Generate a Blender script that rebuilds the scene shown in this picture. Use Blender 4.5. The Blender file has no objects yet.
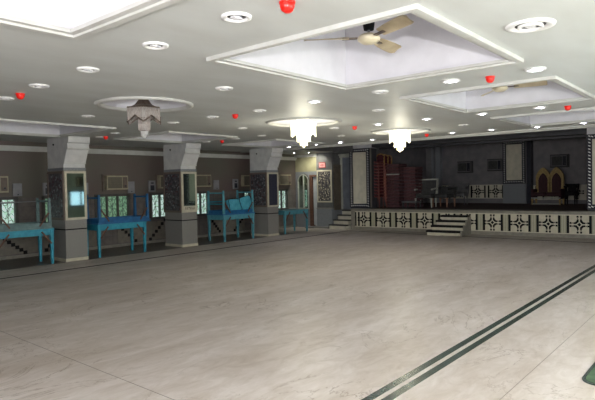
import bpy, bmesh, math, random
from mathutils import Vector, Matrix
random.seed(7)
C = bpy.context.scene.collection
PI = math.pi
sc = bpy.context.scene
sc.view_settings.view_transform = 'Standard'
sc.view_settings.look = 'None'
sc.view_settings.exposure = 0.0
w = bpy.data.worlds.new('world'); sc.world = w; w.use_nodes = True
w.node_tree.nodes['Background'].inputs[0].default_value = (0.6, 0.62, 0.65, 1)
w.node_tree.nodes['Background'].inputs[1].default_value = 0.3

# ------------------------------------------------------------------ materials
def lin(c):
    return tuple(((v/255)/12.92 if v/255 <= .04045 else ((v/255+.055)/1.055)**2.4) for v in c) + (1,)
def base(name, rough=.6, metal=0, spec=.5):
    m = bpy.data.materials.new(name); m.use_nodes = True
    b = m.node_tree.nodes['Principled BSDF']
    b.inputs['Roughness'].default_value = rough; b.inputs['Metallic'].default_value = metal
    b.inputs['Specular IOR Level'].default_value = spec
    return m, m.node_tree.nodes, m.node_tree.links, b
def mat(name, c1, c2=None, scale=6, rough=.6, metal=0, spec=.5, bump=0, stretch=(1,1,1), detail=5, contrast=(.35,.65), emit=0, trans=0):
    """procedural two tone noise material, colours in sRGB 0-255"""
    m, N, L, b = base(name, rough, metal, spec)
    c2 = c2 or tuple(v*.88 for v in c1)
    tc = N.new('ShaderNodeTexCoord'); mp = N.new('ShaderNodeMapping'); mp.inputs['Scale'].default_value = stretch
    nz = N.new('ShaderNodeTexNoise'); nz.inputs['Scale'].default_value = scale; nz.inputs['Detail'].default_value = detail
    rp = N.new('ShaderNodeValToRGB'); e = rp.color_ramp.elements
    e[0].position, e[1].position = contrast; e[0].color = lin(c1); e[1].color = lin(c2)
    L.new(tc.outputs['Object'], mp.inputs[0]); L.new(mp.outputs[0], nz.inputs['Vector'])
    L.new(nz.outputs['Fac'], rp.inputs[0]); L.new(rp.outputs[0], b.inputs['Base Color'])
    if bump:
        bp = N.new('ShaderNodeBump'); bp.inputs['Strength'].default_value = bump; bp.inputs['Distance'].default_value = .01
        L.new(nz.outputs['Fac'], bp.inputs['Height']); L.new(bp.outputs[0], b.inputs['Normal'])
    if emit:
        L.new(rp.outputs[0], b.inputs['Emission Color']); b.inputs['Emission Strength'].default_value = emit
    if trans: b.inputs['Transmission Weight'].default_value = trans
    return m
def tiled(name, c1, c2, grout, sx, sz, scale=5, rough=.5, axis='xz', gw=.006, spec=.5, offset=0.0):
    """stone slabs with joints; axis tells which object axes carry the joints"""
    m, N, L, b = base(name, rough, 0, spec)
    tc = N.new('ShaderNodeTexCoord')
    nz = N.new('ShaderNodeTexNoise'); nz.inputs['Scale'].default_value = scale; nz.inputs['Detail'].default_value = 6
    rp = N.new('ShaderNodeValToRGB'); e = rp.color_ramp.elements
    e[0].position, e[1].position = .35, .65; e[0].color = lin(c1); e[1].color = lin(c2)
    L.new(tc.outputs['Object'], nz.inputs['Vector']); L.new(nz.outputs['Fac'], rp.inputs[0])
    sp = N.new('ShaderNodeSeparateXYZ'); cb = N.new('ShaderNodeCombineXYZ'); L.new(tc.outputs['Object'], sp.inputs[0])
    L.new(sp.outputs[axis[0].upper()], cb.inputs[0]); L.new(sp.outputs[axis[1].upper()], cb.inputs[1])
    br = N.new('ShaderNodeTexBrick'); br.inputs['Scale'].default_value = 1; br.offset = offset
    br.inputs['Brick Width'].default_value = sx; br.inputs['Row Height'].default_value = sz
    br.inputs['Mortar Size'].default_value = gw; br.inputs['Mortar'].default_value = lin(grout)
    L.new(cb.outputs[0], br.inputs['Vector']); L.new(rp.outputs[0], br.inputs['Color1'])
    hs = N.new('ShaderNodeHueSaturation'); hs.inputs['Value'].default_value = .88
    L.new(rp.outputs[0], hs.inputs['Color']); L.new(hs.outputs[0], br.inputs['Color2'])
    L.new(br.outputs['Color'], b.inputs['Base Color'])
    return m
def glow(name, c, s):
    m, N, L, b = base(name, .4)
    b.inputs['Base Color'].default_value = lin(c); b.inputs['Emission Color'].default_value = lin(c)
    b.inputs['Emission Strength'].default_value = s
    nz = N.new('ShaderNodeTexNoise'); nz.inputs['Scale'].default_value = 30
    mr = N.new('ShaderNodeMapRange'); mr.inputs['To Min'].default_value = s*.75; mr.inputs['To Max'].default_value = s*1.2
    L.new(nz.outputs['Fac'], mr.inputs[0]); L.new(mr.outputs[0], b.inputs['Emission Strength'])
    return m

def marble_floor():
    m, N, L, b = base('hall_marble', .3, 0, .5)
    tc = N.new('ShaderNodeTexCoord')
    def noise(scale, detail, rough, st=(1,1,1), rz=0, dist=0):
        mp = N.new('ShaderNodeMapping'); mp.inputs['Scale'].default_value = st; mp.inputs['Rotation'].default_value = (0,0,rz)
        n = N.new('ShaderNodeTexNoise'); n.inputs['Scale'].default_value = scale; n.inputs['Detail'].default_value = detail
        n.inputs['Roughness'].default_value = rough; n.inputs['Distortion'].default_value = dist
        L.new(tc.outputs['Object'], mp.inputs[0]); L.new(mp.outputs[0], n.inputs['Vector']); return n
    n1 = noise(1.3, 8, .62, (.45,1.5,1), .5, .6); n2 = noise(5, 8, .7, (.6,1.4,1), .5, .8); n3 = noise(1.1, 10, .6, (.6,1,1), .8, 1.6)
    r1 = N.new('ShaderNodeValToRGB'); e = r1.color_ramp.elements
    e[0].position, e[1].position = .3, .72; e[0].color = lin((180,169,160)); e[1].color = lin((210,203,200))
    L.new(n1.outputs['Fac'], r1.inputs[0])
    r2 = N.new('ShaderNodeValToRGB'); e = r2.color_ramp.elements
    e[0].position, e[1].position = .3, .6; e[0].color = lin((205,196,182)); e[1].color = (1,1,1,1)
    L.new(n2.outputs['Fac'], r2.inputs[0])
    mx = N.new('ShaderNodeMix'); mx.data_type = 'RGBA'; mx.blend_type = 'MULTIPLY'; mx.inputs[0].default_value = .6
    L.new(r1.outputs[0], mx.inputs[6]); L.new(r2.outputs[0], mx.inputs[7])
    # thin veins where the third noise crosses its middle
    r3 = N.new('ShaderNodeValToRGB'); el = r3.color_ramp.elements
    el[0].position = .492; el[0].color = (0,0,0,1); el[1].position = .5; el[1].color = (1,1,1,1)
    x = el.new(.508); x.color = (0,0,0,1)
    L.new(n3.outputs['Fac'], r3.inputs[0])
    n4 = noise(.7, 3, .5); r4 = N.new('ShaderNodeValToRGB'); r4.color_ramp.elements[0].position = .42; r4.color_ramp.elements[1].position = .6
    L.new(n4.outputs['Fac'], r4.inputs[0])
    mm = N.new('ShaderNodeMath'); mm.operation = 'MULTIPLY'; L.new(r3.outputs[0], mm.inputs[0]); L.new(r4.outputs[0], mm.inputs[1])
    m2 = N.new('ShaderNodeMath'); m2.operation = 'MULTIPLY'; m2.inputs[1].default_value = .8; L.new(mm.outputs[0], m2.inputs[0])
    mv = N.new('ShaderNodeMix'); mv.data_type = 'RGBA'; mv.inputs[7].default_value = lin((120,105,88))
    L.new(m2.outputs[0], mv.inputs[0]); L.new(mx.outputs[2], mv.inputs[6])
    L.new(mv.outputs[2], b.inputs['Base Color'])
    mr = N.new('ShaderNodeMapRange'); mr.inputs['To Min'].default_value = .3; mr.inputs['To Max'].default_value = .55
    L.new(n2.outputs['Fac'], mr.inputs[0]); L.new(mr.outputs[0], b.inputs['Roughness'])
    return m

M = dict(
 floor=marble_floor(),
 ceil=mat('painted_ceiling', (198,201,200), (190,192,190), 1.2, .5, spec=.3, bump=.08, stretch=(1,2.5,1)),
 white=mat('white_plaster', (222,221,228), (214,213,220), 4, .55),
 trim=mat('white_moulding', (196,196,194), (186,186,182), 5, .5),
 greywhite=mat('capital_paint', (206,206,206), (190,190,192), 5, .5),
 wall=tiled('granite_wall_tiles', (112,104,100), (96,90,88), (76,72,70), .6, .3, 8, .35, 'xz', .004),
 greenwall=mat('pale_wall', (196,200,188), (184,188,176), 3, .6),
 wallup=mat('upper_wall_paint', (104,88,86), (100,97,88), .7, .5),
 wallend=mat('end_wall_paint', (158,154,126), (146,142,114), 3, .5),
 darkwall=tiled('dark_end_wall', (104,104,106), (90,90,92), (78,78,80), .5, .4, 6, .4, 'yz', .004),
 greystone=mat('grey_granite', (142,140,136), (112,110,110), 60, .35, detail=3),
 bluestone=mat('blue_grey_stone', (132,136,142), (116,120,126), 30, .4),
 darkstone=mat('dark_granite_aisle', (84,76,70), (64,58,54), 40, .3),
 panel=mat('tan_stone_panel', (124,116,106), (108,102,95), 8, .4),
 black=mat('black_stone', (30,30,33), (20,20,23), 20, .75, spec=.15),
 green=mat('green_marble', (40,52,48), (66,80,74), 9, .25, detail=8),
 matgreen=mat('green_carpet', (52,74,56), (74,98,72), 14, .85, detail=8),
 cream=mat('cream_marble', (208,202,186), (190,186,172), 5, .3),
 tilewhite=mat('cream_tile', (206,200,182), (192,186,168), 7, .3),
 ribbed=mat('ribbed_cream_stone', (176,172,150), (146,144,124), 60, .4, stretch=(1,12,.2)),
 navy=mat('navy_frame_stone', (36,38,52), (26,28,40), 14, .5, spec=.3),
 creamframe=mat('cream_frame', (196,190,170), (180,174,156), 9, .4),
 mirror=mat('mirror_glass', (176,196,184), (168,190,178), 2, .04, metal=1),
 darkmirror=mat('dark_speckled_granite', (44,46,60), (70,72,88), 60, .3, contrast=(.5,.62)),
 mosaicb=mat('mosaic_ground', (50,48,56), (84,82,88), 12, .4, contrast=(.45,.55)),
 steel=mat('grey_steel', (120,122,126), (100,102,108), 10, .35, metal=.6),
 tblue=mat('turquoise_paint', (44,146,170), (34,124,150), 9, .5),
 dblue=mat('deep_blue_paint', (28,98,150), (22,82,130), 9, .5),
 tgrey=mat('blue_grey_paint', (96,122,124), (80,104,108), 9, .5),
 tpale=mat('pale_turquoise_paint', (84,150,166), (70,130,146), 9, .5),
 brown=mat('brown_brace_wood', (104,72,58), (84,58,48), 12, .6),
 cushion=mat('turquoise_cloth', (84,170,192), (62,148,172), 10, .8, bump=.3),
 ac=mat('ac_beige_plastic', (168,160,136), (154,146,124), 10, .5),
 acg=tiled('ac_grille', (128,120,104), (114,108,94), (84,80,72), 1, .03, 10, .6, 'xz', .008),
 acframe=mat('ac_wooden_surround', (112,98,90), (96,84,78), 10, .5),
 box=mat('pale_metal_box', (146,146,150), (132,132,138), 8, .5),
 boxdark=mat('dark_switches', (52,56,68), (40,44,54), 8, .4),
 wframe=mat('window_frame_paint', (82,80,78), (70,68,66), 9, .5),
 grill=mat('ornate_iron_grill', (92,112,104), (74,92,86), 12, .4),
 paneday=mat('frosted_pane_daylight', (196,216,212), (150,184,164), 9, .3, emit=.95),
 panegreen=mat('frosted_pane_garden', (140,178,146), (96,136,108), 14, .3, emit=.5),
 paneblue=mat('frosted_pane_sky', (188,216,240), (170,204,232), 3, .3, emit=2.2),
 red=mat('red_plastic', (226,36,22), (200,24,16), 5, .3, emit=.25),
 lampring=mat('lamp_ring_white', (238,238,238), (226,226,226), 5, .3),
 lampin=mat('lamp_reflector', (96,98,104), (62,62,68), 30, .2, metal=.7),
 bulb=glow('lit_bulb', (245,240,255), 60),
 bulboff=mat('unlit_bulb', (232,232,236), (214,214,220), 8, .2),
 crystal=glow('lit_crystal', (250,248,222), 1.5),
 crystalc=glow('lit_crystal_core', (240,232,186), .9),
 crystaloff=mat('smoky_crystal', (206,198,194), (160,150,144), 60, .15, stretch=(6,6,.4)),
 crystalclear=mat('clear_crystal', (214,214,214), (180,180,180), 60, .1, stretch=(6,6,.4)),
 bronze=mat('aged_bronze', (120,106,96), (92,82,76), 20, .35, metal=.5),
 fanblade=mat('fan_blade_gold', (206,192,164), (182,164,134), 6, .3, metal=.3),
 fanbody=mat('fan_body_cream', (214,204,180), (196,186,160), 6, .3),
 carpet=mat('stage_carpet', (96,70,68), (78,58,58), 30, .9),
 slab=mat('stage_edge_stone', (140,136,126), (122,118,110), 9, .35),
 stagewall=mat('stage_wall_paint', (122,118,122), (106,104,110), 4, .5),
 stagedark=mat('stage_dark_paint', (62,62,68), (54,54,60), 4, .6),
 maroon=mat('maroon_velvet', (100,46,54), (70,32,40), 14, .8),
 maroondark=mat('deep_maroon_cloth', (62,28,36), (48,22,30), 14, .8),
 maroond=mat('dark_maroon_cloth', (98,66,70), (78,54,58), 14, .85),
 rose=mat('worn_rose_frame', (150,92,84), (118,66,60), 20, .5),
 gold=mat('gold_frame', (196,158,92), (160,120,64), 14, .35, metal=.4),
 goldcloth=mat('golden_brocade', (172,146,90), (144,120,70), 18, .5),
 whitewood=mat('painted_white_wood', (176,178,170), (156,158,152), 10, .5),
 charcoal=mat('charcoal_cloth', (66,66,66), (52,52,54), 14, .8),
 greycloth=mat('grey_cloth', (104,104,106), (88,88,92), 14, .8),
 tanwood=mat('tan_wood', (166,128,108), (140,104,88), 14, .5),
 door=mat('pale_door', (180,184,188), (166,170,176), 5, .5),
 doorblue=mat('blue_grey_door', (118,124,136), (106,112,124), 5, .45),
 sign=mat('pink_sign_face', (206,150,150), (196,138,138), 20, .5),
 signred=mat('red_sign_border', (150,56,56), (130,48,50), 20, .5),
 browntile=tiled('brown_tile', (104,94,80), (92,84,72), (78,72,62), .2, .2, 9, .4, 'xz', .006),
)

# ------------------------------------------------------------------ mesh builder
class MB:
    def __init__(s): s.v = []; s.f = []; s.m = []; s.sm = []
    def add(s, vs, fs, m=0, smooth=False):
        o = len(s.v); s.v += [tuple(v) for v in vs]
        for f in fs: s.f.append(tuple(i+o for i in f)); s.m.append(m); s.sm.append(smooth)
        return s
    def box(s, x0,x1,y0,y1,z0,z1, m=0):
        return s.add([(x0,y0,z0),(x1,y0,z0),(x1,y1,z0),(x0,y1,z0),(x0,y0,z1),(x1,y0,z1),(x1,y1,z1),(x0,y1,z1)],
            [(0,3,2,1),(4,5,6,7),(0,1,5,4),(1,2,6,5),(2,3,7,6),(3,0,4,7)], m)
    def cyl(s, p0, p1, r0, r1=None, n=12, m=0, smooth=True):
        r1 = r0 if r1 is None else r1
        p0 = Vector(p0); p1 = Vector(p1); d = (p1-p0).normalized()
        a = d.orthogonal().normalized() if abs(d.z) < .999 else Vector((1,0,0)); b = d.cross(a)
        vs = []
        for p, r in ((p0,r0),(p1,r1)):
            for i in range(n):
                t = 2*PI*i/n; vs.append(p + a*r*math.cos(t) + b*r*math.sin(t))
        s.add(vs, [(i,(i+1)%n,(i+1)%n+n,i+n) for i in range(n)], m, smooth)
        s.add(vs[:n], [tuple(range(n))[::-1]], m); s.add(vs[n:], [tuple(range(n))], m)
        return s
    def bar(s, p0, p1, wd, ht, m=0, up=(0,0,1)):
        p0 = Vector(p0); p1 = Vector(p1); d = (p1-p0).normalized(); u = Vector(up)
        a = d.cross(u).normalized(); b = a.cross(d)
        vs = [p + a*sx*wd/2 + b*sz*ht/2 for p in (p0,p1) for sx, sz in ((-1,-1),(1,-1),(1,1),(-1,1))]
        return s.add(vs, [(0,3,2,1),(4,5,6,7),(0,1,5,4),(1,2,6,5),(2,3,7,6),(3,0,4,7)], m)
    def taper(s, x, y, z0, z1, a0, a1, m=0):
        vs = [(x+sx*a/2, y+sy*a/2, z) for z, a in ((z0,a0),(z1,a1)) for sx, sy in ((-1,-1),(1,-1),(1,1),(-1,1))]
        return s.add(vs, [(0,3,2,1),(4,5,6,7),(0,1,5,4),(1,2,6,5),(2,3,7,6),(3,0,4,7)], m)
    def lathe(s, prof, c=(0,0,0), n=32, m=0, smooth=True, ph=0, closed=False, sx=1, sy=1):
        vs = [(c[0]+sx*r*math.cos(2*PI*i/n+ph), c[1]+sy*r*math.sin(2*PI*i/n+ph), c[2]+z) for r, z in prof for i in range(n)]
        k = len(prof); fs = []
        for j in range(k if closed else k-1):
            for i in range(n):
                fs.append((j*n+i, j*n+(i+1)%n, ((j+1)%k)*n+(i+1)%n, ((j+1)%k)*n+i))
        return s.add(vs, fs, m, smooth)
    def prism(s, pts, axis, a0, a1, m=0, smooth=False):
        """extrude a 2D outline; axis 'x' pts=(y,z), 'y' pts=(x,z), 'z' pts=(x,y)"""
        def q(p, a): return {'x':(a,p[0],p[1]), 'y':(p[0],a,p[1]), 'z':(p[0],p[1],a)}[axis]
        n = len(pts); vs = [q(p,a0) for p in pts]+[q(p,a1) for p in pts]
        s.add(vs, [(i,(i+1)%n,(i+1)%n+n,i+n) for i in range(n)], m, smooth)
        s.add(vs[:n], [tuple(range(n))[::-1]], m); s.add(vs[n:], [tuple(range(n))], m)
        return s
    def tube(s, pts, r, n=8, m=0):
        for a, b in zip(pts, pts[1:]): s.cyl(a, b, r, r, n, m)
        return s
    def build(s, name, mats, parent=None, loc=(0,0,0), bevel=0, flip=True):
        me = bpy.data.meshes.new(name); me.from_pydata(s.v, [], s.f)
        me.polygons.foreach_set('material_index', s.m); me.polygons.foreach_set('use_smooth', s.sm)
        for k in (mats if isinstance(mats, (list,tuple)) else [mats]): me.materials.append(M[k])
        if flip:
            bm = bmesh.new(); bm.from_mesh(me); bmesh.ops.remove_doubles(bm, verts=bm.verts, dist=1e-5)
            bmesh.ops.recalc_face_normals(bm, faces=bm.faces); bm.to_mesh(me); bm.free()
        o = bpy.data.objects.new(name, me); C.objects.link(o); o.location = loc
        if parent: o.parent = parent
        if bevel:
            b = o.modifiers.new('bevel','BEVEL'); b.width = bevel; b.segments = 2; b.limit_method = 'ANGLE'
        return o
def B(*a, m=0): return MB().box(*a, m=m)
def tag(o, label, cat, group=None):
    o['label'] = label; o['category'] = cat
    if group: o['group'] = group
    return o
def thing(name, label, cat, loc=(0,0,0), rz=0, group=None):
    o = bpy.data.objects.new(name, None); C.objects.link(o); o.empty_display_size = .1
    o.location = loc; o.rotation_euler = (0,0,rz)
    return tag(o, label, cat, group)
def struct(o): o['kind'] = 'structure'; return o
def dup(root, loc, rz, label, group=None):
    r = root.copy(); C.objects.link(r); r.location = loc; r.rotation_euler = (0,0,rz); r['label'] = label
    if group: r['group'] = group
    for ch in list(root.children):
        c = ch.copy(); C.objects.link(c); c.parent = r
        for g in list(ch.children):
            d = g.copy(); C.objects.link(d); d.parent = c
    return r
def turn(o, piv=(15.55,10.5), a=.06):
    """the stage front stands a few degrees off square"""
    p = Vector((piv[0],piv[1],0)); R = Matrix.Rotation(a,4,'Z')
    o.matrix_basis = Matrix.Translation(p) @ R @ Matrix.Translation(-p) @ o.matrix_basis
    return o
ORD = ['topmost','second from the top','third from the top','fourth from the top','fifth from the top','sixth from the top','seventh from the top','eighth from the top','ninth from the top','tenth from the top','eleventh from the top','twelfth from the top','bottom one','fourteenth from the top']

H = 2.75          # hall ceiling
WY = 13.15        # left wall
XE = 15.5         # end wall
RY = -1.3         # right wall
BX = -3.2         # back wall
CE = 12.8         # edge of the hall ceiling in front of the stage

# ------------------------------------------------------------------ floor
struct(B(BX-.1, 22.2, RY-.1, WY+.3, -.12, 0).build('floor', 'floor'))
struct(B(BX, 13.4, 11.42, WY, 0, .004).build('floor_aisle', 'darkstone'))
f = MB()
for y0, y1 in ((2.0,2.065),(2.115,2.18)): f.box(BX, 15.2, y0, y1, 0, .004)
struct(f.build('trim_1', 'green'))
f = MB(); f.box(BX, 14.9, 10.33, 10.385, 0, .004); f.box(14.9, 14.96, 1, 10.385, 0, .004)
struct(f.build('trim_2', 'black'))
f = MB()
f.box(2.42,2.425,2.3,10.3,0,.0012); f.box(2.5,14.8,1.38,1.384,0,.0012)
struct(f.build('trim_3', 'panel'))

# ------------------------------------------------------------------ ceiling with coffers and round recesses
coffers = [(-.05,2.04,1.63,3.85), (3.16,5.31,1.63,3.7), (6.39,8.51,1.63,3.57), (9.66,11.8,1.63,3.56),
           (3.35,5.55,9.12,11.3), (6.7,8.62,9.05,11.1), (9.85,11.85,8.98,11.0), (.2,2.35,9.12,11.3)]
rounds = [(4.33,6.37,.585), (7.6,6.23,.62), (10.6,5.92,.58)]
TW = .085
holes = [(a+TW,b-TW,c+TW,d-TW) for a,b,c,d in coffers] + [(x-r-.1,x+r+.1,y-r-.1,y+r+.1) for x,y,r in rounds]
xs = sorted({BX,CE} | {h[0] for h in holes} | {h[1] for h in holes})
ys = sorted({RY,WY} | {h[2] for h in holes} | {h[3] for h in holes})
cm = MB()
for x0, x1 in zip(xs, xs[1:]):
    for y0, y1 in zip(ys, ys[1:]):
        cx, cy = (x0+x1)/2, (y0+y1)/2
        if any(a<cx<b and c<cy<d for a,b,c,d in holes): continue
        cm.add([(x0,y0,H),(x1,y0,H),(x1,y1,H),(x0,y1,H)], [(0,1,2,3)])
for x, y, r in rounds:
    n = 64; s = r+.1; vs = []
    for i in range(n):
        t = 2*PI*i/n; c_, s_ = math.cos(t), math.sin(t); k = s/max(abs(c_),abs(s_))
        vs += [(x+r*c_, y+r*s_, H), (x+k*c_, y+k*s_, H)]
    cm.add(vs, [(2*i, 2*i+1, (2*i+3)%(2*n), (2*i+2)%(2*n)) for i in range(n)])
struct(cm.build('ceiling', 'ceil', flip=False))
k = 0
for a,b,c,d in coffers:
    rc = MB(); z1 = 3.5; p = .03
    x0,x1,y0,y1 = a+TW-p, b-TW+p, c+TW-p, d-TW+p
    rc.box(x0-.03,x0,y0,y1,H+.004,z1); rc.box(x1,x1+.03,y0,y1,H+.004,z1); rc.box(x0,x1,y0-.03,y0,H+.004,z1); rc.box(x0,x1,y1,y1+.03,H+.004,z1)
    rc.box(x0-.03,x1+.03,y0-.03,y1+.03,z1,z1+.03)
    struct(rc.build('ceiling_recess', 'white'))
    t = MB()
    for (o, i, zz) in ((0,.05,.035),(.05,.1,.018)):     # stepped moulding round the opening
        t.box(a+o,b-o,c+o,c+i,H-zz,H+.01); t.box(a+o,b-o,d-i,d-o,H-zz,H+.01)
        t.box(a+o,a+i,c+i,d-i,H-zz,H+.01); t.box(b-i,b-o,c+i,d-i,H-zz,H+.01)
    k += 1; struct(t.build('trim_%d'%(3+k), 'trim'))
for x, y, r in rounds:
    d_ = MB().lathe([(r,0),(r+.005,.1),(r-.1,.17),(.06,.22),(.0,.22)], (x,y,H), 64)
    struct(d_.build('ceiling_dome', 'white'))
    t = MB().lathe([(r-.015,.015),(r-.015,-.012),(r+.02,-.03),(r+.06,-.028),(r+.075,-.008),(r+.075,.004)], (x,y,H), 64)
    k += 1; struct(t.build('trim_%d'%(3+k), 'trim'))
# beyond the hall: raised dark ceiling over the front of the stage, and the edge beam
struct(B(CE, 22.2, RY, 11.35, 3.12, 3.16).build('ceiling_stage', 'stagedark'))
struct(B(CE, XE+.3, 11.35, WY, H-.005, H+.03).build('ceiling_entrance', 'ceil'))
struct(B(CE, XE+.8, 11.33, 11.36, H, 3.12).build('wall_riser', 'darkwall'))
t = MB(); t.box(CE-.16, CE+.02, RY, 11.35, H-.03, H-.001); t.box(CE-.02, CE+.02, RY, 11.35, H-.055, 3.13); t.box(CE-.16,CE+.02,11.35,WY,H-.02,H-.006)
struct(t.build('trim_20', 'trim'))

# ------------------------------------------------------------------ walls
def prof_wall(name, segs, mt):
    m = MB()
    for s in segs: m.box(*s)
    return struct(m.build(name, mt))
struct(B(BX-.1, XE, WY, WY+.25, 1.42, H).build('wall_left', 'wallup'))
# lower wall with window openings
wins = [(-2.1,-1.2),(-.6,.3),(1.1,2.0),(2.7,3.6),(4.35,5.32),(5.98,6.88),(7.35,8.31),(9.05,9.95),(10.3,11.16),(12.75,13.6),(14.15,14.97)]
m = MB(); m.box(BX-.1, XE, WY, WY+.25, 0, .74)
e = BX-.1
for a, b in wins:
    m.box(e, a, WY, WY+.25, .74, 1.42); e = b
m.box(e, XE, WY, WY+.25, .74, 1.42); m.box(BX-.1, XE, WY+.2, WY+.25, .74, 1.42)
struct(m.build('wall_left_lower', 'wall'))
t = MB(); t.box(BX, XE, WY-.09, WY, 2.56, 2.64); t.box(BX, XE, WY-.05, WY, 2.52, 2.56)
struct(t.build('trim_21', 'trim'))
struct(B(BX, XE, WY-.03, WY, 0, .07).build('baseboard_left', 'slab'))
t = MB(); t.box(BX, XE, WY-.035, WY, .69, .73); struct(t.build('trim_22', 'greystone'))
t = MB()                                                     # tan panels below the windows
for a, b in ((3.9,4.6),(4.9,6.4),(7.0,7.3),(7.95,9.5),(10.2,10.6),(11.25,12.75),(13.9,14.5)):
    t.box(a, b, WY-.012, WY, .1, .62)
struct(t.build('trim_23', 'panel'))
t = MB()                                                     # stepped black tiles running down and up
for (xa,za,xb,zb) in ((5.05,.46,5.5,.12),(6.0,.12,6.4,.6),(8.0,.56,8.5,.12),(8.98,.12,9.5,.64),(11.25,.56,11.62,.14),(12.28,.12,12.72,.55),(1.9,.5,2.4,.1),(2.9,.1,3.4,.6)):
    n = 6
    for i in range(n):
        x = xa+(xb-xa)*i/(n-1); z = za+(zb-za)*i/(n-1); t.box(x-.045, x+.045, WY-.02, WY-.011, z-.04, z+.045)
struct(t.build('trim_24', 'black'))
for i, (a, b) in enumerate(wins[2:]):
    o = thing('window_%d'%(i+1), '', 'window'); del o['label']; del o['category']; struct(o)
    fr = MB(); z0, z1 = .74, 1.42
    fr.box(a-.05,b+.05,WY-.03,WY+.02,z1-.04,z1+.03); fr.box(a-.05,b+.05,WY-.05,WY+.02,z0-.05,z0+.01)
    fr.box(a-.05,a+.02,WY-.03,WY+.06,z0,z1); fr.box(b-.02,b+.05,WY-.03,WY+.06,z0,z1)
    for q in (1,2):
        xm = a+(b-a)*q/3; fr.box(xm-.02,xm+.02,WY-.01,WY+.06,z0,z1)
    struct(fr.build('window_frame', 'wframe', o))
    g = MB()
    for q in range(3):                                       # scrolled iron grill, one mesh
        xa = a+(b-a)*q/3+.03; xb = a+(b-a)*(q+1)/3-.03; xm = (xa+xb)/2
        for zz in (.85,1.0,1.15,1.3):
            r = .055
            for s in (-1,1):
                g.tube([(xm+s*(.06-r*math.cos(t_*PI/6)), WY+.03, zz+r*math.sin(t_*PI/6)*s) for t_ in range(0,7)], .006, 5)
        g.bar((xm,WY+.03,z0),(xm,WY+.03,z1),.01,.01,up=(0,1,0)); g.bar((xa,WY+.03,1.3),(xb,WY+.03,1.3),.012,.012)
        g.bar((xa,WY+.03,.78),(xb,WY+.03,1.38),.008,.008); g.bar((xa,WY+.03,1.38),(xb,WY+.03,.78),.008,.008)
    struct(g.build('grill', 'grill', o))
    struct(B(a, b, WY+.08, WY+.09, z0, z1).build('pane', 'panegreen' if abs(a-7.35)<.01 or abs(a-5.98)<.01 else 'paneday', o))
# end wall left of the stage
struct(B(XE, XE+.12, 12.12, WY+.25, 2.08, H).build('wall_end', 'wallend'))
m = MB(); m.box(XE, XE+.12, 13.03, WY+.25, 0, 2.08); m.box(XE, XE+.12, 12.44, 12.49, 0, 2.08); m.box(XE,XE+.12,12.49,13.03,0,.7)
m.box(XE, XE+.12, 12.12, 12.44, 1.93, 2.08)
ap = [(12.49,2.08),(13.03,2.08)] + [(12.76+.27*math.cos(t_*PI/12), 1.74+.27*math.sin(t_*PI/12)) for t_ in range(0,13)]
m.prism(ap, 'x', XE, XE+.12)
struct(m.build('wall_end_lower', 'bluestone'))
struct(B(XE+.1, XE+.14, 12.45, 13.05, .7, 2.06).build('window_10', 'panel'))
ar = thing('arched_mirror', 'tall arched pale green mirror on the end wall between window wall and brown door post', 'mirror', (XE,12.76,.72))
MB().box(-.02,.06,-.25,.25,0,1.0).prism([(.25,1.0)]+[(.25*math.cos(t_*PI/12),1.0+.25*math.sin(t_*PI/12)) for t_ in range(1,12)]+[(-.25,1.0)],'x',-.02,.06).build('glass', 'panegreenmirror' if 'panegreenmirror' in M else 'mirror', ar)
mb = MB()
for yy in (-.25,-.02,.24): mb.box(-.05,-.01,yy-.02,yy+.02,0,1.0 if abs(yy)>.1 else 1.22)
mb.tube([(-.03,.25*math.cos(t_*PI/12),1.0+.25*math.sin(t_*PI/12)) for t_ in range(0,13)], .018, 6)
mb.box(-.05,-.01,-.27,.27,-.04,.0)
mb.build('frame', 'whitewood', ar)
d = thing('door_1', '', 'door'); del d['label']; del d['category']; struct(d)
struct(MB().box(XE-.05,XE+.12,12.32,12.44,0,1.95).box(XE-.05,XE+.12,12.12,12.32,1.88,1.95).build('door_frame', 'brown', d))
struct(MB().box(XE+.03,XE+.08,12.12,12.32,.1,1.88).box(XE+.02,XE+.03,12.15,12.29,.3,.9).box(XE+.02,XE+.03,12.15,12.29,1.0,1.8).build('door_leaf', 'door', d))
struct(B(XE-.3,XE+.12,12.1,12.5,0,.06).build('trim_25', 'greystone'))
struct(MB().box(XE-.07,XE,12.1,WY,2.66,2.72).box(XE-.04,XE,12.1,WY,2.62,2.66).build('trim_26', 'trim'))
m = MB(); m.box(XE-.02, XE+.6, 11.4, 12.12, .72, H+.4); m.box(XE-.02, XE+.14, 10.6, 11.4, 2.72, 3.12)
struct(m.build('wall_end_dark', 'darkwall'))
struct(B(XE-.04, XE+.6, 11.46, 12.12, 0, .72).build('wall_end_base', 'bluestone'))
struct(MB().box(XE-.06,XE,11.4,12.12,.7,.74).box(XE-.2,XE,11.5,12.12,0,.07).build('trim_27', 'greystone'))
struct(B(XE+.05, XE+.6, 11.37, 11.4, .66, 2.3).build('wall_niche', 'browntile'))
struct(B(XE+.58, XE+.7, 10.6, 11.4, 0, 3.12).build('wall_niche_back', 'darkwall'))
d = thing('door_2', '', 'door'); del d['label']; del d['category']; struct(d)
struct(MB().box(XE+.5,XE+.57,10.72,11.32,.68,2.55).box(XE+.48,XE+.5,10.8,11.24,.8,1.55).box(XE+.48,XE+.5,10.8,11.24,1.7,2.45).build('door_leaf', 'doorblue', d))
struct(MB().box(XE+.42,XE+.58,10.64,11.4,2.55,2.62).box(XE+.36,XE+.58,10.6,11.4,2.62,2.68).box(XE+.46,XE+.58,11.32,11.4,.68,2.55).build('door_frame', 'whitewood', d))
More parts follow.
